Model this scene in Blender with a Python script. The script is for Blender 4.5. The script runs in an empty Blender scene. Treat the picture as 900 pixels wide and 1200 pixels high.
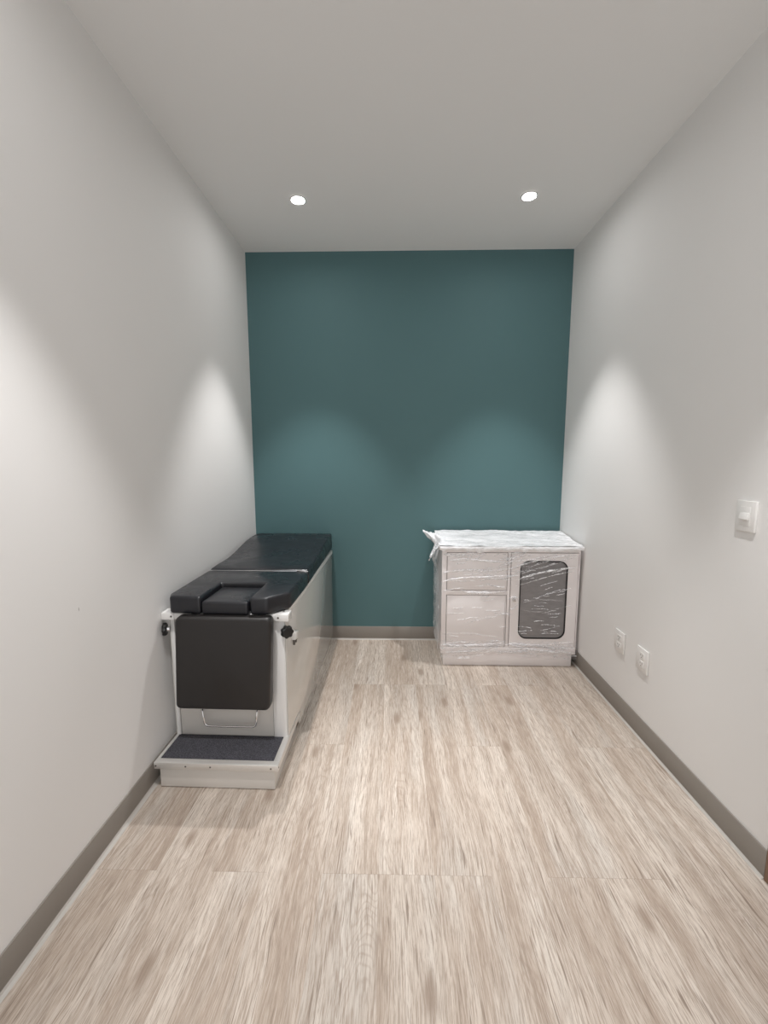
import bpy, bmesh, math, random
from mathutils import Vector, Matrix, noise

random.seed(7)
S = bpy.context.scene
COL = S.collection
PI = math.pi

# ------------------------------------------------------------------ room numbers (metres)
XL, XR = -1.0294, 1.2471      # inner faces of the side walls
YB, YF = 3.1669, -0.75        # back wall, room end behind the photographer, left open to let fill light in
H = 2.819
CAM = Vector((0, 0, 1.4))
LAMP_Y_FAR, LAMP_Y_NEAR = 2.560, 0.94
LAMP_X = (-0.525, 0.747)

# ------------------------------------------------------------------ node helpers
def new_mat(name):
    m = bpy.data.materials.new(name)
    m.use_nodes = True
    nt = m.node_tree
    b = nt.nodes['Principled BSDF']
    return m, nt, b

def nd(nt, typ, **kw):
    n = nt.nodes.new(typ)
    for k, v in kw.items():
        setattr(n, k, v)
    return n

def mth(nt, op, a, b=None, c=None):
    n = nd(nt, 'ShaderNodeMath', operation=op)
    for i, x in enumerate((a, b, c)):
        if x is None:
            continue
        if isinstance(x, (int, float)):
            n.inputs[i].default_value = x
        else:
            nt.links.new(x, n.inputs[i])
    return n.outputs[0]

def mixc(nt, fac, a, b, mode='MIX'):
    n = nd(nt, 'ShaderNodeMix', data_type='RGBA', blend_type=mode)
    for i, x in ((0, fac), (6, a), (7, b)):
        if isinstance(x, (int, float)):
            n.inputs[i].default_value = x
        elif isinstance(x, tuple):
            n.inputs[i].default_value = (*x, 1) if len(x) == 3 else x
        else:
            nt.links.new(x, n.inputs[i])
    return n.outputs[2]

def ramp(nt, fac, stops):
    n = nd(nt, 'ShaderNodeMapRange', interpolation_type='SMOOTHSTEP')
    nt.links.new(fac, n.inputs[0])
    n.inputs[1].default_value, n.inputs[2].default_value = stops[0], stops[1]
    n.inputs[3].default_value, n.inputs[4].default_value = stops[2], stops[3]
    return n.outputs[0]

def tex_noise(nt, vec, scale, detail=2.0, rough=0.5, dist=0.0):
    n = nd(nt, 'ShaderNodeTexNoise')
    n.inputs['Scale'].default_value = scale
    n.inputs['Detail'].default_value = detail
    n.inputs['Roughness'].default_value = rough
    n.inputs['Distortion'].default_value = dist
    if vec is not None:
        nt.links.new(vec, n.inputs['Vector'])
    return n.outputs['Fac']

def coords(nt):
    return nd(nt, 'ShaderNodeTexCoord').outputs['Object']

def mapping(nt, vec, scale=(1, 1, 1), rot=(0, 0, 0), loc=(0, 0, 0)):
    n = nd(nt, 'ShaderNodeMapping')
    nt.links.new(vec, n.inputs[0])
    n.inputs['Scale'].default_value = scale
    n.inputs['Rotation'].default_value = rot
    n.inputs['Location'].default_value = loc
    return n.outputs[0]

def bump(nt, b, h, strength=0.2, dist=0.002):
    n = nd(nt, 'ShaderNodeBump')
    n.inputs['Strength'].default_value = strength
    n.inputs['Distance'].default_value = dist
    nt.links.new(h, n.inputs['Height'])
    nt.links.new(n.outputs[0], b.inputs['Normal'])

def mat(name, col, rough=0.5, metal=0.0, spec=0.5, coat=0.0, vary=0.0, vscale=8.0, bmp=0.0, bscale=200.0, bdist=0.001):
    m, nt, b = new_mat(name)
    b.inputs['Roughness'].default_value = rough
    b.inputs['Metallic'].default_value = metal
    b.inputs['Specular IOR Level'].default_value = spec
    b.inputs['Coat Weight'].default_value = coat
    b.inputs['Coat Roughness'].default_value = 0.08
    c = coords(nt)
    f = tex_noise(nt, c, vscale, 3)
    lo = tuple(x * (1 - vary) for x in col); hi = tuple(min(1, x * (1 + vary)) for x in col)
    nt.links.new(mixc(nt, f, lo, hi), b.inputs['Base Color'])
    if bmp:
        bump(nt, b, tex_noise(nt, c, bscale, 3), bmp, bdist)
    return m

M = {}
M['wall'] = mat('wall_paint', (0.80, 0.788, 0.775), 0.75, spec=0.25, vary=0.012, vscale=1.5, bmp=0.12, bscale=260, bdist=0.0008)
_nt = M['wall'].node_tree; _b = _nt.nodes['Principled BSDF']
_src = _b.inputs['Base Color'].links[0].from_socket
_d = nd(_nt, 'ShaderNodeVectorMath', operation='DISTANCE')
_nt.links.new(mapping(_nt, coords(_nt), (1, 1, 0.35)), _d.inputs[0])
_d.inputs[1].default_value = (XL, 1.333, 0.906 * 0.35)
_nt.links.new(mixc(_nt, ramp(_nt, _d.outputs['Value'], (0.0012, 0.003, 0.6, 0.0)), _src, (0.25, 0.22, 0.2)), _b.inputs['Base Color'])
M['ceil'] = mat('ceiling_paint', (0.84, 0.83, 0.82), 0.85, spec=0.2, vary=0.01, vscale=1.5, bmp=0.1, bscale=220, bdist=0.0008)
M['teal'] = mat('teal_paint', (0.087, 0.170, 0.180), 0.62, spec=0.3, vary=0.03, vscale=2.0, bmp=0.12, bscale=260, bdist=0.0008)
M['base'] = mat('taupe_vinyl', (0.27, 0.246, 0.22), 0.5, spec=0.4, vary=0.03, vscale=5)
M['seal'] = mat('floor_sealant', (0.50, 0.475, 0.44), 0.5, vary=0.04)
M['door'] = None
M['metal'] = mat('cream_painted_metal', (0.66, 0.635, 0.60), 0.16, spec=0.5, coat=0.25, vary=0.015, vscale=3, bmp=0.03, bscale=9, bdist=0.002)
M['side'] = mat('gloss_painted_metal', (0.62, 0.60, 0.565), 0.07, spec=0.6, coat=0.6, vary=0.012, vscale=3)
M['white'] = mat('white_painted_metal', (0.80, 0.79, 0.775), 0.3, vary=0.01)
M['cab'] = mat('cabinet_painted_metal', (0.85, 0.805, 0.80), 0.25, spec=0.5, coat=0.15, vary=0.012, vscale=3)
M['gap'] = mat('painted_gap_shade', (0.045, 0.042, 0.04), 0.8)  # near-black colour standing in for shade in gaps and recesses
M['chrome'] = mat('chrome', (0.75, 0.75, 0.76), 0.12, metal=1.0)
M['alu'] = mat('brushed_aluminium', (0.74, 0.725, 0.70), 0.38, metal=0.55, vary=0.04, vscale=60)
M['screw'] = mat('screw_head', (0.14, 0.13, 0.12), 0.4, metal=0.8)
M['plastic_black'] = mat('black_plastic', (0.008, 0.008, 0.008), 0.45)
M['plastic_white'] = mat('white_plastic', (0.80, 0.785, 0.765), 0.28)
M['slot'] = mat('socket_slot', (0.12, 0.11, 0.10), 0.6)
M['rubber'] = mat('black_rubber', (0.012, 0.012, 0.012), 0.55)
M['lamp_ring'] = mat('white_lamp_trim', (0.8, 0.8, 0.79), 0.4)

def vinyl(name, col, rough, bs):
    m, nt, b = new_mat(name)
    b.inputs['Base Color'].default_value = (*col, 1)
    c = coords(nt)
    n1 = tex_noise(nt, c, 7, 2, 0.5, 0.6)
    nt.links.new(ramp(nt, n1, (0.3, 0.7, rough - 0.05, rough + 0.07)), b.inputs['Roughness'])
    h = mth(nt, 'ADD', mth(nt, 'MULTIPLY', tex_noise(nt, c, 420, 2), 0.012), tex_noise(nt, mapping(nt, c, (1, 1.6, 1)), 9, 2))
    bump(nt, b, h, bs, 0.008)
    return m
M['vinyl'] = vinyl('black_vinyl', (0.0125, 0.013, 0.0165), 0.30, 0.16)
M['vinyl_flap'] = vinyl('brown_black_vinyl', (0.0155, 0.0135, 0.0132), 0.42, 0.2)

# speckled charcoal step mat
m, nt, b = new_mat('charcoal_carpet')
c = coords(nt)
f = tex_noise(nt, c, 330, 3, 0.8)
nt.links.new(mixc(nt, ramp(nt, f, (0.38, 0.68, 0, 1)), (0.024, 0.024, 0.030), (0.125, 0.122, 0.145)), b.inputs['Base Color'])
b.inputs['Roughness'].default_value = 0.95
bump(nt, b, f, 0.8, 0.004)
M['mat'] = m

# smoked cabinet window
m, nt, b = new_mat('smoked_glass')
c = coords(nt)
f = tex_noise(nt, mapping(nt, c, (1, 1, 3.0), (0, 0.25, 0)), 16, 4, 0.6)
nt.links.new(mixc(nt, f, (0.20, 0.19, 0.191), (0.31, 0.295, 0.297)), b.inputs['Base Color'])
b.inputs['Roughness'].default_value = 0.22
M['glass'] = m

# wooden door
m, nt, b = new_mat('brown_wood')
c = coords(nt)
f = tex_noise(nt, mapping(nt, c, (30, 30, 2)), 2, 4)
nt.links.new(mixc(nt, f, (0.16, 0.085, 0.05), (0.30, 0.18, 0.11)), b.inputs['Base Color'])
b.inputs['Roughness'].default_value = 0.45
M['door'] = m

# lamp lens
m, nt, b = new_mat('lamp_lens')
b.inputs['Base Color'].default_value = (0.9, 0.9, 0.9, 1)
b.inputs['Emission Color'].default_value = (1.0, 0.99, 0.985, 1)
b.inputs['Emission Strength'].default_value = 180.0
M['lens'] = m

# plastic wrap
def film_mat(name, base_alpha, streak_alpha, scl, rot, lo=0.48, hi=0.7):
    m, nt, b = new_mat(name)
    out = nt.nodes['Material Output']
    c = coords(nt)
    v = mapping(nt, c, scl, rot)
    f = tex_noise(nt, v, 3.2, 5, 0.65, 0.8)
    f2 = tex_noise(nt, v, 11, 4, 0.6, 1.2)
    st = mth(nt, 'MAXIMUM', ramp(nt, f, (lo, hi, 0, 1)), ramp(nt, f2, (lo + 0.06, hi, 0, 1)))
    a = mth(nt, 'MULTIPLY_ADD', st, streak_alpha - base_alpha, base_alpha)
    b.inputs['Base Color'].default_value = (0.955, 0.955, 0.975, 1)
    b.inputs['Roughness'].default_value = 0.16
    b.inputs['Specular IOR Level'].default_value = 0.7
    h = mth(nt, 'ADD', f, mth(nt, 'MULTIPLY', f2, 0.4))
    bump(nt, b, h, 0.3, 0.012)
    t = nd(nt, 'ShaderNodeBsdfTransparent')
    mx = nd(nt, 'ShaderNodeMixShader')
    nt.links.new(a, mx.inputs[0])
    nt.links.new(t.outputs[0], mx.inputs[1])
    nt.links.new(b.outputs[0], mx.inputs[2])
    nt.links.new(mx.outputs[0], out.inputs['Surface'])
    return m
M['film_top'] = film_mat('film_on_top', 0.72, 1.0, (2.2, 9, 9), (0, 0, 0.25), 0.40, 0.62)
M['film_side'] = film_mat('film_on_side', 0.35, 0.9, (8, 8, 3), (0.3, 0, 0))
M['film_front'] = film_mat('film_on_front', 0.10, 0.85, (2.4, 8, 14), (0, 0.12, 0), 0.52, 0.72)
M['film_fold'] = film_mat('film_fold', 0.22, 0.95, (5, 8, 20), (0, 0.15, 0), 0.44, 0.62)

# wood-look vinyl planks
m, nt, b = new_mat('oak_vinyl_planks')
c = coords(nt)
sep = nd(nt, 'ShaderNodeSeparateXYZ'); nt.links.new(c, sep.inputs[0])
X, Y = sep.outputs[0], sep.outputs[1]
PW, PL = 0.19, 1.22
xr = mth(nt, 'DIVIDE', mth(nt, 'ADD', X, 10.0 - 0.075), PW)
row = mth(nt, 'FLOOR', xr)
fx = mth(nt, 'FRACT', xr)
wn = nd(nt, 'ShaderNodeTexWhiteNoise', noise_dimensions='1D')
nt.links.new(row, wn.inputs['W'])
alt = mth(nt, 'GREATER_THAN', wn.outputs['Value'], 0.55)
yo = mth(nt, 'ADD', mth(nt, 'SUBTRACT', Y, 1.279), mth(nt, 'MULTIPLY', alt, -0.656))
yr = mth(nt, 'DIVIDE', mth(nt, 'ADD', yo, PL * 8), PL)
py = mth(nt, 'FLOOR', yr)
fy = mth(nt, 'FRACT', yr)
idv = nd(nt, 'ShaderNodeCombineXYZ'); nt.links.new(row, idv.inputs[0]); nt.links.new(py, idv.inputs[1])
wn2 = nd(nt, 'ShaderNodeTexWhiteNoise', noise_dimensions='3D'); nt.links.new(idv.outputs[0], wn2.inputs['Vector'])
sepc = nd(nt, 'ShaderNodeSeparateColor'); nt.links.new(wn2.outputs['Color'], sepc.inputs[0])
r1, r2, r3 = sepc.outputs[0], sepc.outputs[1], sepc.outputs[2]
off = nd(nt, 'ShaderNodeCombineXYZ')
nt.links.new(mth(nt, 'MULTIPLY', r1, 7.0), off.inputs[0]); nt.links.new(mth(nt, 'MULTIPLY', r2, 7.0), off.inputs[1])
nt.links.new(mth(nt, 'MULTIPLY', r3, 5.0), off.inputs[2])
va = nd(nt, 'ShaderNodeVectorMath', operation='ADD'); nt.links.new(c, va.inputs[0]); nt.links.new(off.outputs[0], va.inputs[1])
P = va.outputs[0]
warp = tex_noise(nt, mapping(nt, P, (5, 2.2, 1)), 1.0, 2, 0.5)
wv = nd(nt, 'ShaderNodeCombineXYZ'); nt.links.new(mth(nt, 'MULTIPLY', warp, 0.05), wv.inputs[0])
va2 = nd(nt, 'ShaderNodeVectorMath', operation='ADD'); nt.links.new(P, va2.inputs[0]); nt.links.new(wv.outputs[0], va2.inputs[1])
Q = va2.outputs[0]                                                               # grain that wanders a little
broad = tex_noise(nt, mapping(nt, Q, (12, 0.75, 1)), 1.0, 3, 0.5, 0.3)          # pale and tan bands
streak = tex_noise(nt, mapping(nt, Q, (55, 2.0, 1)), 1.0, 4, 0.58, 0.3)
fine = tex_noise(nt, mapping(nt, Q, (330, 15, 1)), 1.0, 3, 0.7, 0.3)            # pores
dash = tex_noise(nt, mapping(nt, Q, (190, 7, 1)), 1.0, 2, 0.5, 0.4)
field = tex_noise(nt, mapping(nt, P, (8, 1.3, 1)), 1.0, 1.5, 0.5, 0.3)          # heart grain: contour lines of a smooth field
ringf = mth(nt, 'FRACT', mth(nt, 'MULTIPLY', field, 30.0))
rings = mth(nt, 'ABSOLUTE', mth(nt, 'SUBTRACT', ringf, 0.5))
ringm = ramp(nt, tex_noise(nt, mapping(nt, P, (5, 1.1, 1)), 1.0, 1), (0.50, 0.60, 0.0, 1.0))
patch = tex_noise(nt, mapping(nt, Q, (7.0, 1.2, 1)), 1.0, 2, 0.5)
col = mixc(nt, ramp(nt, broad, (0.34, 0.66, 0, 1)), (0.475, 0.38, 0.305), (0.685, 0.595, 0.51))
col = mixc(nt, ramp(nt, patch, (0.48, 0.70, 0, 0.65)), col, (0.60, 0.545, 0.485))
col = mixc(nt, ramp(nt, streak, (0.50, 0.68, 0, 0.45)), col, (0.36, 0.28, 0.22))
col = mixc(nt, ramp(nt, streak, (0.28, 0.44, 0.45, 0)), col, (0.80, 0.725, 0.645))
col = mixc(nt, ramp(nt, fine, (0.47, 0.60, 0, 0.62)), col, (0.33, 0.255, 0.20))
col = mixc(nt, ramp(nt, fine, (0.34, 0.46, 0.22, 0)), col, (0.85, 0.78, 0.70))
col = mixc(nt, ramp(nt, dash, (0.60, 0.72, 0, 0.75)), col, (0.23, 0.17, 0.13))
col = mixc(nt, mth(nt, 'MULTIPLY', mth(nt, 'MULTIPLY', ramp(nt, rings, (0.0, 0.25, 1, 0)), ringm), 0.34), col, (0.36, 0.27, 0.21))
vor = nd(nt, 'ShaderNodeTexVoronoi', voronoi_dimensions='2D'); vor.inputs['Scale'].default_value = 1.0
nt.links.new(mapping(nt, P, (4.5, 1.7, 1)), vor.inputs['Vector'])
vc = nd(nt, 'ShaderNodeSeparateColor'); nt.links.new(vor.outputs['Color'], vc.inputs[0])
kd = mth(nt, 'ADD', vor.outputs['Distance'], mth(nt, 'MULTIPLY', mth(nt, 'SUBTRACT', streak, 0.5), 0.12))
kn = mth(nt, 'MULTIPLY', ramp(nt, kd, (0.02, 0.13, 0.75, 0)), mth(nt, 'GREATER_THAN', vc.outputs[0], 0.45))
col = mixc(nt, kn, col, (0.30, 0.22, 0.165))
tone = mth(nt, 'MULTIPLY_ADD', r3, 0.06, 0.90)
tc = nd(nt, 'ShaderNodeCombineXYZ')
for i, k_ in enumerate((0.985, 1.0, 1.018)):
    nt.links.new(mth(nt, 'MULTIPLY', tone, k_), tc.inputs[i])
col = mixc(nt, 1.0, col, tc.outputs[0], 'MULTIPLY')
ex = mth(nt, 'MULTIPLY', mth(nt, 'MINIMUM', fx, mth(nt, 'SUBTRACT', 1.0, fx)), PW)
ey = mth(nt, 'MULTIPLY', mth(nt, 'MINIMUM', fy, mth(nt, 'SUBTRACT', 1.0, fy)), PL)
seam = mth(nt, 'MAXIMUM', mth(nt, 'MULTIPLY', mth(nt, 'LESS_THAN', ex, 0.0006), 0.15), mth(nt, 'MULTIPLY', mth(nt, 'LESS_THAN', ey, 0.0010), 0.30))
col = mixc(nt, seam, col, (0.22, 0.165, 0.125))
nt.links.new(col, b.inputs['Base Color'])
b.inputs['Roughness'].default_value = 0.52
b.inputs['Specular IOR Level'].default_value = 0.35
bump(nt, b, mth(nt, 'ADD', fine, mth(nt, 'MULTIPLY', streak, 0.5)), 0.25, 0.0015)
M['floor'] = m

# ------------------------------------------------------------------ mesh helpers
def link(name, bm, material, parent=None, origin=(0, 0, 0), angle=38):
    bm.normal_update()
    lim = math.radians(angle)
    for f in bm.faces:
        f.smooth = True
    for e in bm.edges:
        e.smooth = not (len(e.link_faces) == 2 and e.calc_face_angle(0) > lim)
    me = bpy.data.meshes.new(name)
    bm.to_mesh(me); bm.free()
    me.materials.append(material)
    if any(origin):
        me.transform(Matrix.Translation(-Vector(origin)))
    o = bpy.data.objects.new(name, me)
    COL.objects.link(o)
    if parent is not None:
        o.parent = parent
    else:
        o.location = origin
    return o

def struct(name, bm, material, angle=38):
    o = link(name, bm, material, angle=angle)
    o['kind'] = 'structure'
    return o

def thing(name, label, cat, loc=(0, 0, 0), rz=0.0, group=None):
    o = bpy.data.objects.new(name, None)
    o.empty_display_size = 0.1
    COL.objects.link(o)
    o.location = loc; o.rotation_euler = (0, 0, rz)
    o['label'] = label; o['category'] = cat
    if group:
        o['group'] = group
    return o

def bev(bm, edges, w, seg=2):
    if w > 0 and edges:
        bmesh.ops.bevel(bm, geom=list(edges), offset=w, segments=seg, profile=0.5, affect='EDGES', clamp_overlap=True)

def box(bm, x0, x1, y0, y1, z0, z1, bevel=0.0, seg=2):
    t = bmesh.new()
    vs = [t.verts.new(p) for p in ((x0, y0, z0), (x1, y0, z0), (x1, y1, z0), (x0, y1, z0), (x0, y0, z1), (x1, y0, z1), (x1, y1, z1), (x0, y1, z1))]
    for q in ((0, 3, 2, 1), (4, 5, 6, 7), (0, 1, 5, 4), (1, 2, 6, 5), (2, 3, 7, 6), (3, 0, 4, 7)):
        t.faces.new([vs[i] for i in q])
    bev(t, t.edges, bevel, seg)
    merge(bm, t)
    return bm

def merge(bm, t):
    t.normal_update()
    me = bpy.data.meshes.new('tmp'); t.to_mesh(me); t.free()
    bm.from_mesh(me); bpy.data.meshes.remove(me)

def B(*a, **k):
    return box(bmesh.new(), *a, **k)

def prism(bm, pts, a0, a1, axis='z', bevel=0.0, seg=3, edge_min=0.0):
    """outline pts (2D) extruded along an axis: z -> (x,y), y -> (x,z), x -> (y,z)"""
    t = bmesh.new()
    def P3(p, a):
        return {'z': (p[0], p[1], a), 'y': (p[0], a, p[1]), 'x': (a, p[0], p[1])}[axis]
    lo = [t.verts.new(P3(p, a0)) for p in pts]; hi = [t.verts.new(P3(p, a1)) for p in pts]
    n = len(pts)
    t.faces.new(lo); t.faces.new(hi)
    for i in range(n):
        t.faces.new((lo[i], lo[(i + 1) % n], hi[(i + 1) % n], hi[i]))
    bmesh.ops.recalc_face_normals(t, faces=t.faces)
    if bevel:
        t.normal_update()
        bev(t, [e for e in t.edges if e.calc_face_angle(0) > math.radians(edge_min)], bevel, seg)
    merge(bm, t)
    return bm

def rrect(x0, x1, z0, z1, r, n=6):
    pts = []
    for cx, cz, a0 in ((x1 - r, z1 - r, 0), (x0 + r, z1 - r, 90), (x0 + r, z0 + r, 180), (x1 - r, z0 + r, 270)):
        for i in range(n + 1):
            a = math.radians(a0 + 90 * i / n)
            pts.append((cx + r * math.cos(a), cz + r * math.sin(a)))
    return pts

def ring_prism(bm, outer, inner, a0, a1, axis='y'):
    """frame between two outlines with the same number of points"""
    t = bmesh.new()
    def P3(p, a):
        return {'z': (p[0], p[1], a), 'y': (p[0], a, p[1]), 'x': (a, p[0], p[1])}[axis]
    L = [[t.verts.new(P3(p, a)) for p in o] for o in (outer, inner) for a in (a0, a1)]
    n = len(outer)
    for i in range(n):
        j = (i + 1) % n
        t.faces.new((L[0][i], L[0][j], L[1][j], L[1][i]))
        t.faces.new((L[2][i], L[3][i], L[3][j], L[2][j]))
        t.faces.new((L[0][i], L[2][i], L[2][j], L[0][j]))
        t.faces.new((L[1][i], L[1][j], L[3][j], L[3][i]))
    bmesh.ops.recalc_face_normals(t, faces=t.faces)
    merge(bm, t)
    return bm

def tube(bm, pts, r, n=10):
    pts = [Vector(p) for p in pts]
    t = bmesh.new(); rings = []
    up = None
    for i, p in enumerate(pts):
        d = (pts[min(i + 1, len(pts) - 1)] - pts[max(i - 1, 0)]).normalized()
        if up is None:
            up = d.orthogonal().normalized()
        up = (up - d * up.dot(d)).normalized()
        s = d.cross(up)
        rr = r[i] if isinstance(r, (list, tuple)) else r
        rings.append([t.verts.new(p + (up * math.cos(2 * PI * k / n) + s * math.sin(2 * PI * k / n)) * rr) for k in range(n)])
    for a, b_ in zip(rings, rings[1:]):
        for k in range(n):
            t.faces.new((a[k], a[(k + 1) % n], b_[(k + 1) % n], b_[k]))
    t.faces.new(rings[0]); t.faces.new(rings[-1])
    bmesh.ops.recalc_face_normals(t, faces=t.faces)
    merge(bm, t)
    return bm

def smooth_path(pts, n=6):
    """Catmull-Rom through the points"""
    P_ = [Vector(p) for p in pts]; P_ = [P_[0] * 2 - P_[1]] + P_ + [P_[-1] * 2 - P_[-2]]
    out = []
    for i in range(1, len(P_) - 2):
        a, b_, c_, d = P_[i - 1:i + 3]
        for k in range(n):
            t = k / n
            out.append(0.5 * ((2 * b_) + (c_ - a) * t + (2 * a - 5 * b_ + 4 * c_ - d) * t * t + (3 * b_ - a - 3 * c_ + d) * t ** 3))
    out.append(P_[-2])
    return out

def lathe(bm, prof, n=40, center=(0, 0, 0), axis='z'):
    """prof: list of (radius, height)"""
    t = bmesh.new(); rings = []
    for r, h in prof:
        if r < 1e-6:
            rings.append([t.verts.new((0, 0, h))])
        else:
            rings.append([t.verts.new((r * math.cos(2 * PI * k / n), r * math.sin(2 * PI * k / n), h)) for k in range(n)])
    for a, b_ in zip(rings, rings[1:]):
        for k in range(n):
            q = (k + 1) % n
            if len(a) == 1 and len(b_) == 1: continue
            if len(a) == 1: t.faces.new((a[0], b_[k], b_[q]))
            elif len(b_) == 1: t.faces.new((a[k], b_[0], a[q]))
            else: t.faces.new((a[k], b_[k], b_[q], a[q]))
    bmesh.ops.recalc_face_normals(t, faces=t.faces)
    if axis == 'x':
        bmesh.ops.rotate(t, verts=t.verts, cent=(0, 0, 0), matrix=Matrix.Rotation(PI / 2, 3, 'Y'))
    if axis == 'y':
        bmesh.ops.rotate(t, verts=t.verts, cent=(0, 0, 0), matrix=Matrix.Rotation(PI / 2, 3, 'X'))
    bmesh.ops.translate(t, verts=t.verts, vec=center)
    merge(bm, t)
    return bm

# ------------------------------------------------------------------ the room
T = 0.12
struct('floor', B(XL - T, XR + T, YF - T, YB + T, -0.1, 0), M['floor'])
struct('ceiling', B(XL - T, XR + T, YF - T, YB + T, H, H + 0.1), M['ceil'])
struct('wall_back', B(XL, XR, YB, YB + T, 0, H), M['teal'])
struct('wall_left', B(XL - T, XL, YF - T, YB + T, 0, H), M['wall'])
DY0, DY1, DH = 0.36, 1.24, 2.06            # door opening in the right wall, beside the photographer
w = bmesh.new()
box(w, XR, XR + T, DY1, YB + T, 0, H); box(w, XR, XR + T, YF - T, DY0, 0, H); box(w, XR, XR + T, DY0, DY1, DH, H)
struct('wall_right', w, M['wall'])

BH, BT = 0.104, 0.006
def baseboard(name, x0, x1, y0, y1):
    struct(name, B(x0, x1, y0, y1, 0, BH, bevel=0.0018), M['base'])
baseboard('baseboard_left', XL, XL + BT, YF, YB)
baseboard('baseboard_right', XR - BT, XR, 1.285, YB)
baseboard('baseboard_back', XL + BT, XR - BT, YB - BT, YB)
def toe(name, pts, axis, a0, a1):
    struct(name, prism(bmesh.new(), pts, a0, a1, axis), M['seal'])
toe('trim_1', [(XL + BT, 0), (XL + BT + 0.013, 0), (XL + BT + 0.010, 0.0025), (XL + BT + 0.003, 0.005), (XL + BT, 0.012)], 'y', YF, YB - BT)
toe('trim_2', [(XR - BT, 0), (XR - BT - 0.008, 0), (XR - BT - 0.006, 0.002), (XR - BT - 0.002, 0.004), (XR - BT, 0.008)], 'y', 1.285, YB - BT)
toe('trim_3', [(YB - BT, 0), (YB - BT - 0.009, 0), (YB - BT - 0.007, 0.002), (YB - BT - 0.002, 0.004), (YB - BT, 0.009)], 'x', XL + BT, XR - BT)

# brown wooden door in its frame
door = link('door_1', B(XR + 0.035, XR + 0.075, DY0 + 0.012, DY1 - 0.012, 0.006, DH - 0.012, bevel=0.002), M['door'])
door['kind'] = 'structure'
c_ = bmesh.new()
for y0, y1, z0, z1 in ((DY1, 1.284, 0, DH + 0.055), (DY0 - 0.055, DY0, 0, DH + 0.055), (DY0, DY1, DH, DH + 0.055)):
    box(c_, XR - 0.0075, XR - 0.0005, y0, y1, z0, z1, bevel=0.003)
for y0, y1, z0, z1 in ((DY1 - 0.01, DY1, 0, DH), (DY0, DY0 + 0.01, 0, DH), (DY0, DY1, DH - 0.01, DH)):
    box(c_, XR - 0.0005, XR + T, y0, y1, z0, z1)
link('door_frame', c_, M['door'], door)
hb = bmesh.new()
lathe(hb, [(0.0, 0), (0.026, 0), (0.026, 0.006), (0.010, 0.008), (0.010, 0.04), (0, 0.04)], 20, (0, 0, 0), 'x')
bmesh.ops.rotate(hb, verts=hb.verts, cent=(0, 0, 0), matrix=Matrix.Rotation(PI, 3, 'Z'))
bmesh.ops.translate(hb, verts=hb.verts, vec=(XR + 0.035, DY1 - 0.07, 1.0))
tube(hb, [(XR - 0.003, DY1 - 0.07, 1.0), (XR - 0.003, DY1 - 0.19, 1.0)], 0.008)
link('door_handle', hb, M['chrome'], door)

# ------------------------------------------------------------------ recessed downlights
def downlight(x, y, label, power):
    t = thing('recessed_downlight', label, 'ceiling light', (x, y, H), 0, 'recessed ceiling downlights')
    link('trim_ring', lathe(bmesh.new(), [(0.036, -0.0005), (0.034, -0.005), (0.038, -0.0075), (0.044, -0.006), (0.0465, -0.0005), (0.036, -0.0005)], 48), M['lamp_ring'], t)
    link('lens', lathe(bmesh.new(), [(0, -0.0038), (0.02, -0.0036), (0.0335, -0.002), (0.0335, -0.0005), (0, -0.0005)], 40), M['lens'], t)
    for nm, ang, bl, pw, rad in (('beam', 64, 0.58, power, 0.028),):
        l = bpy.data.lights.new('downlight_' + nm, 'SPOT')
        l.energy = pw; l.color = (1.0, 0.99, 0.985)
        l.spot_size = math.radians(ang); l.spot_blend = bl; l.shadow_soft_size = rad
        lo = bpy.data.objects.new('downlight_' + nm, l)
        COL.objects.link(lo)
        lo.location = (x, y, H - 0.035)
    return t
PW = 101
downlight(LAMP_X[0], LAMP_Y_FAR, 'small round lit downlight in the ceiling above the black exam table', PW)
downlight(LAMP_X[1], LAMP_Y_FAR - 0.008, 'small round lit downlight in the ceiling above the wrapped cabinet', PW * 0.9)
downlight(LAMP_X[0], LAMP_Y_NEAR, 'round lit downlight in the ceiling near the photographer by the left wall', PW)
downlight(LAMP_X[1], LAMP_Y_NEAR, 'round lit downlight in the ceiling near the photographer by the wooden door', PW)

# ------------------------------------------------------------------ exam table
tb = thing('exam_table', 'black padded exam table on glossy cream metal base with carpeted step, against the left wall', 'exam table',
           (-0.7385, 1.82, 0), math.radians(-1.15))
U = 0.2635
# base carcass
bd = bmesh.new()
box(bd, -U + 0.004, U - 0.0042, 0.018, 1.275, 0.1245, 0.688)
box(bd, -U + 0.004, U - 0.0042, 0.205, 1.275, 0.058, 0.1246)
link('base_cabinet', bd, M['metal'], tb)
link('side_panel', prism(bmesh.new(), [(0, 0.124), (0.198, 0.124), (0.203, 0.055), (1.28, 0.055), (1.28, 0.690), (0, 0.690)], U - 0.004, U, 'x', bevel=0.0012, seg=2), M['side'], tb)
link('side_panel', B(-U, -U + 0.004, 0.0, 1.28, 0.055, 0.690, bevel=0.0015), M['side'], tb)
link('front_column', B(0.196, U - 0.0045, -0.002, 0.02, 0.10, 0.689, bevel=0.003), M['white'], tb)
link('front_column', B(-U + 0.0045, -0.242, -0.002, 0.02, 0.10, 0.689, bevel=0.003), M['white'], tb)
link('front_panel', B(-0.240, 0.194, 0.004, 0.0175, 0.118, 0.684, bevel=0.002), M['metal'], tb)
pl_ = bmesh.new()
box(pl_, -0.235, 0.15, 0.2, 1.25, 0.0, 0.0575)
link('plinth', pl_, M['gap'], tb)  # coloured dark for the shade deep under the table
link('plinth', B(0.151, 0.2455, 0.80, 1.262, 0.0, 0.0545, bevel=0.002), M['metal'], tb)
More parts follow.
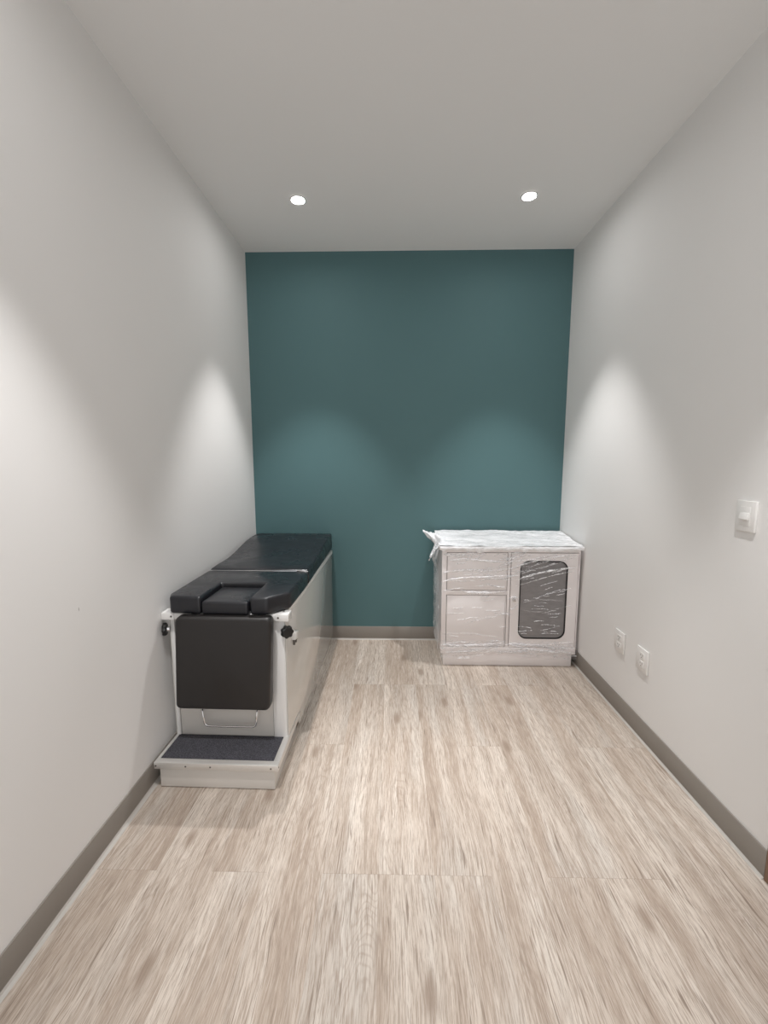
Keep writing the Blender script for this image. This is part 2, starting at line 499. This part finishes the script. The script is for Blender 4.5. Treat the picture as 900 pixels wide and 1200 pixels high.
# top frame with corner brackets
link('top_frame', B(-0.2665, 0.2675, -0.026, 1.288, 0.690, 0.7175, bevel=0.003), M['white'], tb)
for sx, a, b2 in ((-1, -0.2835, -0.2255), (1, 0.2255, 0.2855)):
    br = link('corner_bracket', B(a, b2, -0.0285, 0.03, 0.6865, 0.7195, bevel=0.003), M['white'], tb)
    cx = (a + b2) / 2
    s_ = bmesh.new()
    lathe(s_, [(0, 0.0022), (0.0035, 0.0018), (0.0045, 0), (0, 0)], 14, (cx, 0.008, 0.7195))
    link('screw', s_, M['screw'], br)
    s_ = bmesh.new()
    lathe(s_, [(0, 0.0022), (0.0035, 0.0018), (0.0045, 0), (0, 0)], 14, (cx - 0.016 * sx, -0.0285, 0.703), 'y')
    link('screw', s_, M['screw'], br)

# cushions (outlines in the table's own frame)
def cushion(name, outline, z0, z1, bevel, material, parent, seg=4):
    return link(name, prism(bmesh.new(), outline, z0, z1, 'z', bevel=bevel, seg=seg), material, parent, angle=60)
front_out = [(-0.232, -0.042), (-0.094, -0.048), (-0.094, 0.178), (0.124, 0.178), (0.124, -0.050), (0.200, -0.048), (0.280, 0.038),
             (0.2835, 0.392), (-0.2555, 0.392), (-0.2515, 0.002)]
front_c = cushion('seat_cushion', front_out, 0.7215, 0.800, 0.0125, M['vinyl'], tb)
cushion('cutout_insert', [(-0.089, -0.050), (0.117, -0.052), (0.118, 0.168), (-0.088, 0.168)], 0.7215, 0.780, 0.010, M['vinyl'], tb)
# dark board under the cut-out so the frame does not shine through
link('cushion_board', B(-0.235, 0.255, 0.03, 1.275, 0.7178, 0.7212), M['gap'], tb)
# rear cushion: side profile swells towards the head end
prof = [(0.398, 0.7215), (1.305, 0.7215), (1.318, 0.76), (1.316, 0.815), (1.296, 0.840)]
for k in range(1, 13):
    v = 1.296 - (1.296 - 0.425) * k / 12
    s_ = max(0.0, min(1.0, (v - 0.62) / 0.5)); s_ = s_ * s_ * (3 - 2 * s_)
    prof.append((v, 0.8085 + 0.034 * s_ - 0.003 * (1 if k == 12 else 0)))
prof += [(0.402, 0.798)]
rb = prism(bmesh.new(), prof, -0.2565, 0.2835, 'x')
for v in rb.verts:                                   # head end runs out to the wall
    if v.co.x < 0:
        v.co.x -= 0.036 * max(0.0, min(1.0, (v.co.y - 0.62) / 0.55))
    else:
        v.co.x -= 0.020 * max(0.0, min(1.0, (v.co.y - 0.5) / 0.8))
rb.normal_update()
bev(rb, [e for e in rb.edges if e.calc_face_angle(0) > math.radians(50)], 0.014, 4)
link('backrest_cushion', rb, M['vinyl'], tb, angle=60)
# hinge between the two cushions
hg = bmesh.new()
tube(hg, [(0.225, 0.392, 0.803), (0.284, 0.389, 0.797)], [0.0045, 0.0055], 10)
link('hinge', hg, M['chrome'], tb)
hs = bmesh.new()
box(hs, -0.25, 0.222, 0.3945, 0.3985, 0.735, 0.8005, bevel=0.001)
link('hinge_strip', hs, M['chrome'], tb)

# folded-down leg rest
fl = bmesh.new()
fo = []
for (x, z) in rrect(-0.2045, 0.2155, 0.298, 0.722, 0.024, 6):
    fo.append((x + 0.050 * (z - 0.51), z))
prism(fl, fo, -0.085, -0.030, 'y', bevel=0.015, seg=4, edge_min=40)
lr = link('leg_rest', fl, M['vinyl_flap'], tb, angle=60)
for x in (-0.125, 0.170):
    h_ = bmesh.new()
    box(h_, x - 0.016, x + 0.016, -0.060, -0.012, 0.708, 0.7225, bevel=0.003)
    link('hinge_bracket', h_, M['plastic_black'], lr)
# chrome pull handle of the step drawer
hd = bmesh.new()
path = smooth_path([(-0.128, 0.006, 0.262), (-0.126, -0.018, 0.258), (-0.119, -0.028, 0.232), (-0.112, -0.030, 0.200), (-0.098, -0.030, 0.189),
                    (-0.06, -0.030, 0.187), (0.085, -0.030, 0.187), (0.112, -0.030, 0.189), (0.122, -0.030, 0.200), (0.126, -0.028, 0.232), (0.127, -0.018, 0.258), (0.127, 0.006, 0.262)], 5)
tube(hd, path, 0.0042, 10)
link('pull_handle', hd, M['chrome'], tb)

# step
st = bmesh.new()
box(st, -0.247, 0.2475, -0.176, 0.198, 0.003, 0.0936, bevel=0.003)
stp = link('step_box', st, M['metal'], tb)
rm = bmesh.new()
box(rm, -0.264, 0.2665, -0.189, -0.160, 0.0935, 0.1235, bevel=0.0025)
box(rm, 0.2395, 0.2665, -0.1605, 0.2, 0.0935, 0.1235, bevel=0.0025)
box(rm, -0.264, -0.250, -0.1605, 0.0, 0.0935, 0.1235, bevel=0.0025)
rim = link('step_rim', rm, M['alu'], tb)
link('step_mat', B(-0.2495, 0.239, -0.1595, 0.0015, 0.0940, 0.1225, bevel=0.0012), M['mat'], tb)
for x in (-0.256, -0.128, -0.022, 0.236, ):
    s_ = bmesh.new()
    lathe(s_, [(0, 0.0018), (0.003, 0.0014), (0.004, 0), (0, 0)], 12, (x, -0.189, 0.108), 'y')
    link('screw', s_, M['screw'], rim)
s_ = bmesh.new()
lathe(s_, [(0, 0.0018), (0.003, 0.0014), (0.004, 0), (0, 0)], 12, (0.2665, -0.178, 0.108), 'x')
link('screw', s_, M['screw'], rim)

# star knobs
def knob(pos, ang, length, r, gap):
    def place(bm):
        bmesh.ops.rotate(bm, verts=bm.verts, cent=(0, 0, 0), matrix=Matrix.Rotation(ang, 3, 'Z'))
        bmesh.ops.translate(bm, verts=bm.verts, vec=pos)
        return bm
    ks = bmesh.new()
    pts = []
    for k in range(70):
        a = 2 * PI * k / 70
        rr = r * (1 - 0.15 * (0.5 - 0.5 * math.cos(7 * a)))
        pts.append((rr * math.cos(a), rr * math.sin(a)))
    prism(ks, pts, gap, gap + length, 'x', bevel=0.005, seg=3, edge_min=50)
    k = link('clamp_knob', place(ks), M['plastic_black'], tb)
    f = bmesh.new()
    tube(f, [(-0.001, 0, 0), (gap + 0.001, 0, 0)], 0.011, 18)
    link('ferrule', place(f), M['chrome'], k)
    return k
knob((0.2615, 0.004, 0.634), math.radians(-55), 0.026, 0.0285, 0.008)
knob((-0.2570, -0.013, 0.640), PI + math.radians(18), 0.018, 0.029, 0.010)

# power plug hanging on its cord
pb = bmesh.new()
box(pb, -0.0115, 0.0115, -0.026, 0.026, -0.019, 0.019, bevel=0.004)
bmesh.ops.rotate(pb, verts=pb.verts, cent=(0, 0, 0), matrix=Matrix.Rotation(math.radians(-12), 3, 'X'))
bmesh.ops.translate(pb, verts=pb.verts, vec=(U + 0.012, 0.112, 0.566))
pg = link('power_plug', pb, M['plastic_white'], tb)
for dv in (-0.018, 0.012):
    pr = bmesh.new()
    box(pr, U + 0.006, U + 0.016, 0.112 + dv, 0.120 + dv, 0.524, 0.550)
    link('prong', pr, M['screw'], pg)
cd = bmesh.new()
tube(cd, smooth_path([(U + 0.002, 0.05, 0.630), (U + 0.008, 0.062, 0.622), (U + 0.010, 0.082, 0.605), (U + 0.012, 0.100, 0.590), (U + 0.012, 0.105, 0.578)], 6), 0.0032, 8)
link('power_cord', cd, M['plastic_white'], tb)

# ------------------------------------------------------------------ cabinet in plastic film
cb = thing('medical_cabinet', 'low cream metal cabinet with drawer and smoked window door wrapped in clear plastic film', 'cabinet',
           (0.775, 2.757, 0), math.radians(-0.5))
CU0, CU1, CD, CT = -0.447, 0.4500, 0.385, 0.800
FV = -0.010                                            # front plane of the carcass
link('plinth', B(-0.430, 0.430, 0.0, CD - 0.01, 0.0, 0.0865, bevel=0.002), M['cab'], cb)
cs = bmesh.new()
box(cs, CU0, CU1, FV + 0.020, CD, 0.086, 0.7995)                              # body behind the front frame
link('carcass', cs, M['cab'], cb)
# face frame: stiles and rails around the openings
ff = bmesh.new()
F0, F1 = FV, FV + 0.0195
for x0, x1, z0, z1 in ((CU0, -0.4155, 0.086, 0.7995), (-0.0165, 0.0015, 0.1345, 0.783), (0.4425, CU1, 0.086, 0.7995),
                       (-0.4155, 0.4425, 0.7835, 0.7995), (-0.4155, 0.4425, 0.086, 0.1345), (-0.4155, -0.0165, 0.4955, 0.5245)):
    box(ff, x0, x1, F0, F1, z0, z1, bevel=0.0008)
link('face_frame', ff, M['cab'], cb)
link('shadow_gap', B(-0.4155, 0.4425, F1 - 0.004, F1 + 0.0004, 0.1345, 0.7835), M['gap'], cb)  # dark sheet standing in for the shade in the door joints
dw = link('drawer', B(-0.4120, -0.0205, F0 - 0.001, F1 - 0.003, 0.5285, 0.7800, bevel=0.002), M['cab'], cb)
ld = link('lower_door', B(-0.4120, -0.0275, F0 - 0.001, F1 - 0.003, 0.1385, 0.4920, bevel=0.002), M['cab'], cb)
link('door_edge_strip', B(-0.0255, -0.0205, F0 - 0.0005, F1 - 0.003, 0.1385, 0.4920, bevel=0.001), M['cab'], cb)
# window door
NP = 8
outer = rrect(0.0055, 0.4385, 0.1385, 0.7795, 0.0015, NP)
inner = rrect(0.064, 0.372, 0.197, 0.728, 0.056, NP)
wd = link('window_door', ring_prism(bmesh.new(), outer, inner, F0 - 0.001, F1 - 0.003, 'y'), M['cab'], cb)
gk = ring_prism(bmesh.new(), rrect(0.0635, 0.3725, 0.1965, 0.7285, 0.0565, NP), rrect(0.0705, 0.3655, 0.2035, 0.7215, 0.0500, NP), F0 - 0.0035, F1 - 0.006, 'y')
link('gasket', gk, M['rubber'], wd)
link('window_pane', prism(bmesh.new(), rrect(0.0700, 0.3660, 0.2030, 0.7220, 0.0502, NP), F0 + 0.003, F0 + 0.008, 'y'), M['glass'], wd)
lt = bmesh.new()
lathe(lt, [(0, 0.020), (0.009, 0.019), (0.011, 0.014), (0.008, 0.004), (0.010, 0), (0, 0)], 18, (0.030, F0 - 0.001, 0.466), 'y')
link('latch', lt, M['chrome'], wd)
# worktop with rear upstand
tp = bmesh.new()
box(tp, CU0 - 0.016, CU1 + 0.006, FV - 0.012, CD + 0.004, 0.7998, 0.8200, bevel=0.002)
box(tp, CU0 - 0.012, CU1 + 0.004, CD - 0.02, CD + 0.004, 0.8195, 0.855, bevel=0.002)
link('worktop', tp, M['white'], cb)

def fbm(p, o=4):
    return noise.fractal(Vector(p), 1.0, 2.0, o)
def sheet(name, fn, nu, nv, material, parent=None):
    bm = bmesh.new()
    g = [[bm.verts.new(fn(i / nu, j / nv)) for j in range(nv + 1)] for i in range(nu + 1)]
    for i in range(nu):
        for j in range(nv):
            bm.faces.new((g[i][j], g[i + 1][j], g[i + 1][j + 1], g[i][j + 1]))
    return link(name, bm, material, parent, angle=180)
def ridged(p):
    return 1 - abs(noise.noise(Vector(p))) * 2
film = sheet('plastic_film', None or (lambda s, t: (
    CU0 - 0.019 + (CU1 - CU0 + 0.030) * s,
    FV - 0.016 + (CD + 0.012 - FV) * t,
    0.8235 + 0.034 * (t ** 1.4) + 0.0065 * max(0, ridged((s * 5 + t * 2, t * 3.5, 1.3))) + 0.003 * max(0, ridged((s * 14, t * 9, 4.1))) )),
    110, 46, M['film_top'], cb)
film['label'] = 'crumpled clear plastic film on the top'
def lip(s, t):
    dz = 0.020 + 0.018 * max(0, fbm((s * 7, 0.3, 2.2))) + 0.03 * max(0, noise.noise(Vector((s * 16, 5.1, 0)))) ** 1.5
    return (CU0 - 0.019 + (CU1 - CU0 + 0.030) * s, FV - 0.0165 - 0.004 * math.sin(t * PI) - 0.003 * max(0, ridged((s * 22, t * 2, 7))),
            0.8255 - dz * t)
link_f = lambda n, f, a, b2, mt: sheet(n, f, a, b2, M[mt], cb)
link_f('plastic_film', lip, 140, 8, 'film_top')
# left side: bunched sheet
def lside(s, t):
    bul = 0.036 * math.exp(-((t - 0.87) / 0.085) ** 2) * math.exp(-((s - 0.30) / 0.35) ** 2)
    wr = 0.006 * max(0, ridged((s * 4, t * 7, 9.0))) + 0.003 * max(0, ridged((s * 11, t * 15, 3.0)))
    return (CU0 - 0.018 - bul - wr + 0.008 * (1 - t), FV - 0.016 + (CD + 0.012) * s, 0.085 + 0.742 * t + 0.03 * s * max(0, t - 0.9) / 0.1)
link_f('plastic_film', lside, 30, 80, 'film_side')
# twisted tail sticking out at the top corner
def tail(s, t):
    a = 2 * PI * t
    k = (1 - s)
    r = 0.007 + 0.040 * k ** 1.2 + 0.008 * math.sin(3 * a + s * 9) * k
    return (CU0 - 0.008 - 0.105 * s, 0.13 + 0.10 * s + r * 1.5 * math.cos(a), 0.838 + 0.045 * s ** 1.2 + r * (0.9 if math.sin(a) > 0 else 1.3) * math.sin(a) + 0.006 * noise.noise(Vector((s * 9, a, 2))))
link_f('plastic_film', tail, 22, 26, 'film_top')
def flapc(s, t):
    return (CU0 - 0.014 - 0.075 * t * (1 - 0.4 * s) - 0.008 * math.sin(8 * s + 3 * t), -0.012 + 0.15 * s, 0.832 - 0.105 * t + 0.016 * s + 0.010 * noise.noise(Vector((s * 6, t * 5, 8))))
link_f('plastic_film', flapc, 16, 12, 'film_fold')

# stretched creases across the front
FOLD, VEIL = bmesh.new(), bmesh.new()
def crease(pts, w, amp, mt='film_fold', seed=0.0, off=0.0):
    P_ = smooth_path([(x, 0, z) for x, z in pts], 14)
    n = len(P_) - 1
    def fn(s, t):
        p = P_[min(n, int(round(s * n)))]
        taper = min(1.0, 4 * s + 0.25, 4 * (1 - s) + 0.25)
        ww = w * taper * (0.75 + 0.5 * noise.noise(Vector((s * 9, seed, 1.1))))
        q = (t - 0.5)
        z = p.z + q * ww + 0.003 * noise.noise(Vector((s * 14, seed + 3, q)))
        bulge = amp * (max(0, math.cos(q * PI)) * (0.45 + 0.55 * ridged((s * 13, q * 3 + seed, seed))))
        return (p.x, FV - 0.0045 - off - max(0.0, bulge), z)
    nv = 8 if w > 0.012 else 4
    bm = FOLD if mt == 'film_fold' else VEIL
    g = [[bm.verts.new(fn(i / n, j / nv)) for j in range(nv + 1)] for i in range(n + 1)]
    for i in range(n):
        for j in range(nv):
            bm.faces.new((g[i][j], g[i + 1][j], g[i + 1][j + 1], g[i][j + 1]))
cr = [
    # drawer
    ([(-0.44, 0.770), (-0.36, 0.762), (-0.26, 0.772), (-0.16, 0.776)], 0.040, 0.006, 'film_fold'),
    ([(-0.40, 0.730), (-0.30, 0.738), (-0.18, 0.728), (-0.03, 0.720)], 0.022, 0.006, 'film_fold'),
    ([(-0.44, 0.652), (-0.30, 0.664), (-0.12, 0.660), (-0.02, 0.676)], 0.020, 0.005, 'film_fold'),
    ([(-0.44, 0.590), (-0.32, 0.612), (-0.16, 0.620), (-0.01, 0.632)], 0.016, 0.005, 'film_fold'),
    ([(-0.32, 0.528), (-0.26, 0.512), (-0.14, 0.512), (-0.02, 0.524)], 0.026, 0.006, 'film_fold'),
    # centre knot and the sweep over the window
    ([(-0.06, 0.690), (0.00, 0.722), (0.04, 0.742), (0.10, 0.750)], 0.050, 0.007, 'film_front'),
    ([(-0.02, 0.672), (0.06, 0.700), (0.16, 0.728), (0.26, 0.752), (0.42, 0.775)], 0.014, 0.006, 'film_fold'),
    ([(0.04, 0.600), (0.14, 0.636), (0.26, 0.664), (0.42, 0.690)], 0.018, 0.006, 'film_fold'),
    ([(0.04, 0.560), (0.16, 0.598), (0.28, 0.634), (0.40, 0.660)], 0.010, 0.005, 'film_fold'),
    ([(0.06, 0.640), (0.18, 0.682), (0.30, 0.712)], 0.008, 0.005, 'film_fold'),
    ([(0.09, 0.450), (0.20, 0.470), (0.36, 0.458)], 0.010, 0.004, 'film_front'),
    ([(0.08, 0.400), (0.18, 0.385), (0.30, 0.405), (0.40, 0.43)], 0.008, 0.004, 'film_front'),
    # tie round the latch
    ([(-0.01, 0.470), (0.02, 0.486), (0.05, 0.476), (0.056, 0.440), (0.035, 0.410), (0.0, 0.402)], 0.014, 0.007, 'film_fold'),
    ([(-0.40, 0.098), (-0.26, 0.106), (-0.16, 0.122), (-0.04, 0.152)], 0.022, 0.006, 'film_fold'),
    ([(-0.43, 0.150), (-0.30, 0.146), (-0.16, 0.152), (-0.02, 0.166)], 0.024, 0.006, 'film_fold'),
    ([(0.00, 0.164), (0.10, 0.136), (0.24, 0.112), (0.42, 0.104)], 0.020, 0.006, 'film_fold'),
    ([(0.04, 0.158), (0.18, 0.150), (0.30, 0.132), (0.43, 0.140)], 0.018, 0.006, 'film_fold'),
    # lower door
    ([(-0.44, 0.225), (-0.36, 0.232), (-0.24, 0.228), (-0.06, 0.205)], 0.020, 0.005, 'film_front'),
    ([(-0.30, 0.300), (-0.2, 0.330), (-0.08, 0.350)], 0.030, 0.003, 'film_front'),
]
for i, (pts, w_, am, mt) in enumerate(cr):
    crease(pts, w_, am, mt, seed=i * 1.7, off=0.0012 * (i % 4))
rnd = random.Random(11)
def scatter(n, x0, x1, z0, z1, slope, lmin, lmax, wmin, wmax):
    for k in range(n):
        x, z, l = rnd.uniform(x0, x1), rnd.uniform(z0, z1), rnd.uniform(lmin, lmax)
        sl = slope + rnd.uniform(-0.18, 0.18)
        p = [(x + l * q, z + l * q * sl + rnd.uniform(-0.004, 0.004)) for q in (-0.5, -0.17, 0.17, 0.5)]
        p = [(min(0.438, max(-0.438, a)), b_) for a, b_ in p]
        crease(p, rnd.uniform(wmin, wmax), 0.005, 'film_fold', seed=k * 0.77 + x, off=0.0005 * (k % 5))
scatter(20, -0.40, 0.0, 0.53, 0.78, 0.06, 0.05, 0.20, 0.004, 0.010)
scatter(14, -0.10, 0.12, 0.62, 0.79, 0.25, 0.04, 0.12, 0.004, 0.012)
scatter(26, 0.08, 0.40, 0.50, 0.77, 0.30, 0.03, 0.14, 0.003, 0.007)
scatter(18, 0.08, 0.40, 0.22, 0.50, 0.05, 0.03, 0.12, 0.002, 0.005)
scatter(14, -0.40, -0.03, 0.15, 0.49, 0.10, 0.03, 0.14, 0.002, 0.005)
scatter(24, -0.42, 0.42, 0.095, 0.17, 0.05, 0.05, 0.18, 0.003, 0.009)
link('film_creases', FOLD, M['film_fold'], cb, angle=180)['kind'] = 'stuff'
link('film_creases', VEIL, M['film_front'], cb, angle=180)['kind'] = 'stuff'
# skirt of film over the foot of the cabinet, ragged lower edge
def skirt(s, t):
    x = CU0 - 0.008 + (CU1 - CU0 + 0.012) * s
    top = 0.185 - 0.030 * math.exp(-((s - 0.50) / 0.08) ** 2) + 0.012 * noise.noise(Vector((s * 6, 1, 0)))
    low = 0.062 + 0.070 * math.exp(-((s - 0.46) / 0.13) ** 2) + 0.016 * noise.noise(Vector((s * 8, 4, 0)))
    z = top + (low - top) * t
    wr = 0.006 * max(0, ridged((s * 7 + t, t * 4, 2.0))) + 0.003 * max(0, ridged((s * 20, t * 6, 6)))
    return (x, FV - 0.006 - wr - 0.003 * t, z)
link_f('plastic_film', skirt, 120, 18, 'film_front')

# ------------------------------------------------------------------ sockets and switch on the right wall
def plate(name, label, cat, y0, y1, z0, z1, th=0.009):
    yc, zc = (y0 + y1) / 2, (z0 + z1) / 2
    t = thing(name, label, cat, (XR, yc, zc), 0)
    hw, hh = (y1 - y0) / 2, (z1 - z0) / 2
    link('cover_plate', B(-th, 0, -hw, hw, -hh, hh, bevel=0.0025), M['plastic_white'], t)
    return t, th, hw, hh
def socket(label, y0, y1, z0, z1):
    t, th, hw, hh = plate('wall_outlet', label, 'outlet', y0, y1, z0, z1)
    t['group'] = 'wall outlets'
    for dz in (0.021, -0.021):
        r_ = link('receptacle', prism(bmesh.new(), rrect(-0.021, 0.021, dz - 0.0155, dz + 0.0155, 0.008, 4), -th - 0.0018, -th + 0.001, 'x', bevel=0.0006, seg=1, edge_min=50), M['plastic_white'], t)
        for dy in (-0.0075, 0.0075):
            link('slot', B(-th - 0.0022, -th - 0.0012, dy - 0.0012, dy + 0.0012, dz - 0.001, dz + 0.008), M['slot'], r_)
        g_ = bmesh.new()
        lathe(g_, [(0, 0), (0.0028, 0), (0.0028, 0.001), (0, 0.001)], 12, (-th - 0.0022, 0, dz - 0.008), 'x')
        link('slot', g_, M['slot'], r_)
    return t
socket('white wall outlet low on the right wall, the one nearer the wrapped cabinet', 2.203, 2.297, 0.346, 0.461)
socket('white wall outlet low on the right wall, the one farther from the wrapped cabinet', 1.990, 2.082, 0.342, 0.460)
t, th, hw, hh = plate('light_switch', 'white single rocker light switch high on the right wall', 'light switch', 1.468, 1.552, 1.140, 1.248, 0.010)
link('switch_surround', B(-th - 0.001, -th + 0.001, -0.022, 0.022, -0.033, 0.033, bevel=0.0008), M['plastic_white'], t)
rk = prism(bmesh.new(), [(-th - 0.0085, -0.010), (-th - 0.0035, 0.012), (-th, 0.0125), (-th, -0.0125), (-th - 0.0065, -0.0125)], -0.019, 0.019, 'y', bevel=0.0008, seg=2)
for v in rk.verts:
    pass
link('rocker', rk, M['plastic_white'], t)

# ------------------------------------------------------------------ camera, world, view
f_px, pitch, yaw, roll = 500.9223, 0.127212, -0.0195897, -0.0010401
cy, sy, cp, sp, crr, srr = math.cos(yaw), math.sin(yaw), math.cos(pitch), math.sin(pitch), math.cos(roll), math.sin(roll)
fwd = Vector((sy * cp, cy * cp, -sp)); right = Vector((cy, -sy, 0)); up = right.cross(fwd)
r2 = right * crr + up * srr; u2 = up * crr - right * srr
cam = bpy.data.cameras.new('camera'); co = bpy.data.objects.new('camera', cam); COL.objects.link(co)
cam.sensor_fit = 'VERTICAL'; cam.sensor_height = 36.0; cam.lens = 36.0 * f_px / 1200.0
cam.clip_start = 0.02
mw = Matrix(((r2.x, u2.x, -fwd.x, CAM.x), (r2.y, u2.y, -fwd.y, CAM.y), (r2.z, u2.z, -fwd.z, CAM.z), (0, 0, 0, 1)))
co.matrix_world = mw
S.camera = co
W_ = bpy.data.worlds.new('world'); S.world = W_; W_.use_nodes = True
W_.node_tree.nodes['Background'].inputs[0].default_value = (0.98, 0.99, 1.0, 1)
W_.node_tree.nodes['Background'].inputs[1].default_value = 1.12  # even background light added as fill through the open room end
vs = S.view_settings
vs.view_transform = 'Standard'; vs.look = 'None'; vs.exposure = 0.08; vs.gamma = 1.0; vs.use_curve_mapping = False
S.cycles.max_bounces = 12; S.cycles.diffuse_bounces = 8; S.cycles.transparent_max_bounces = 24
S.cycles.use_denoising = True
S.cycles.sample_clamp_indirect = 6
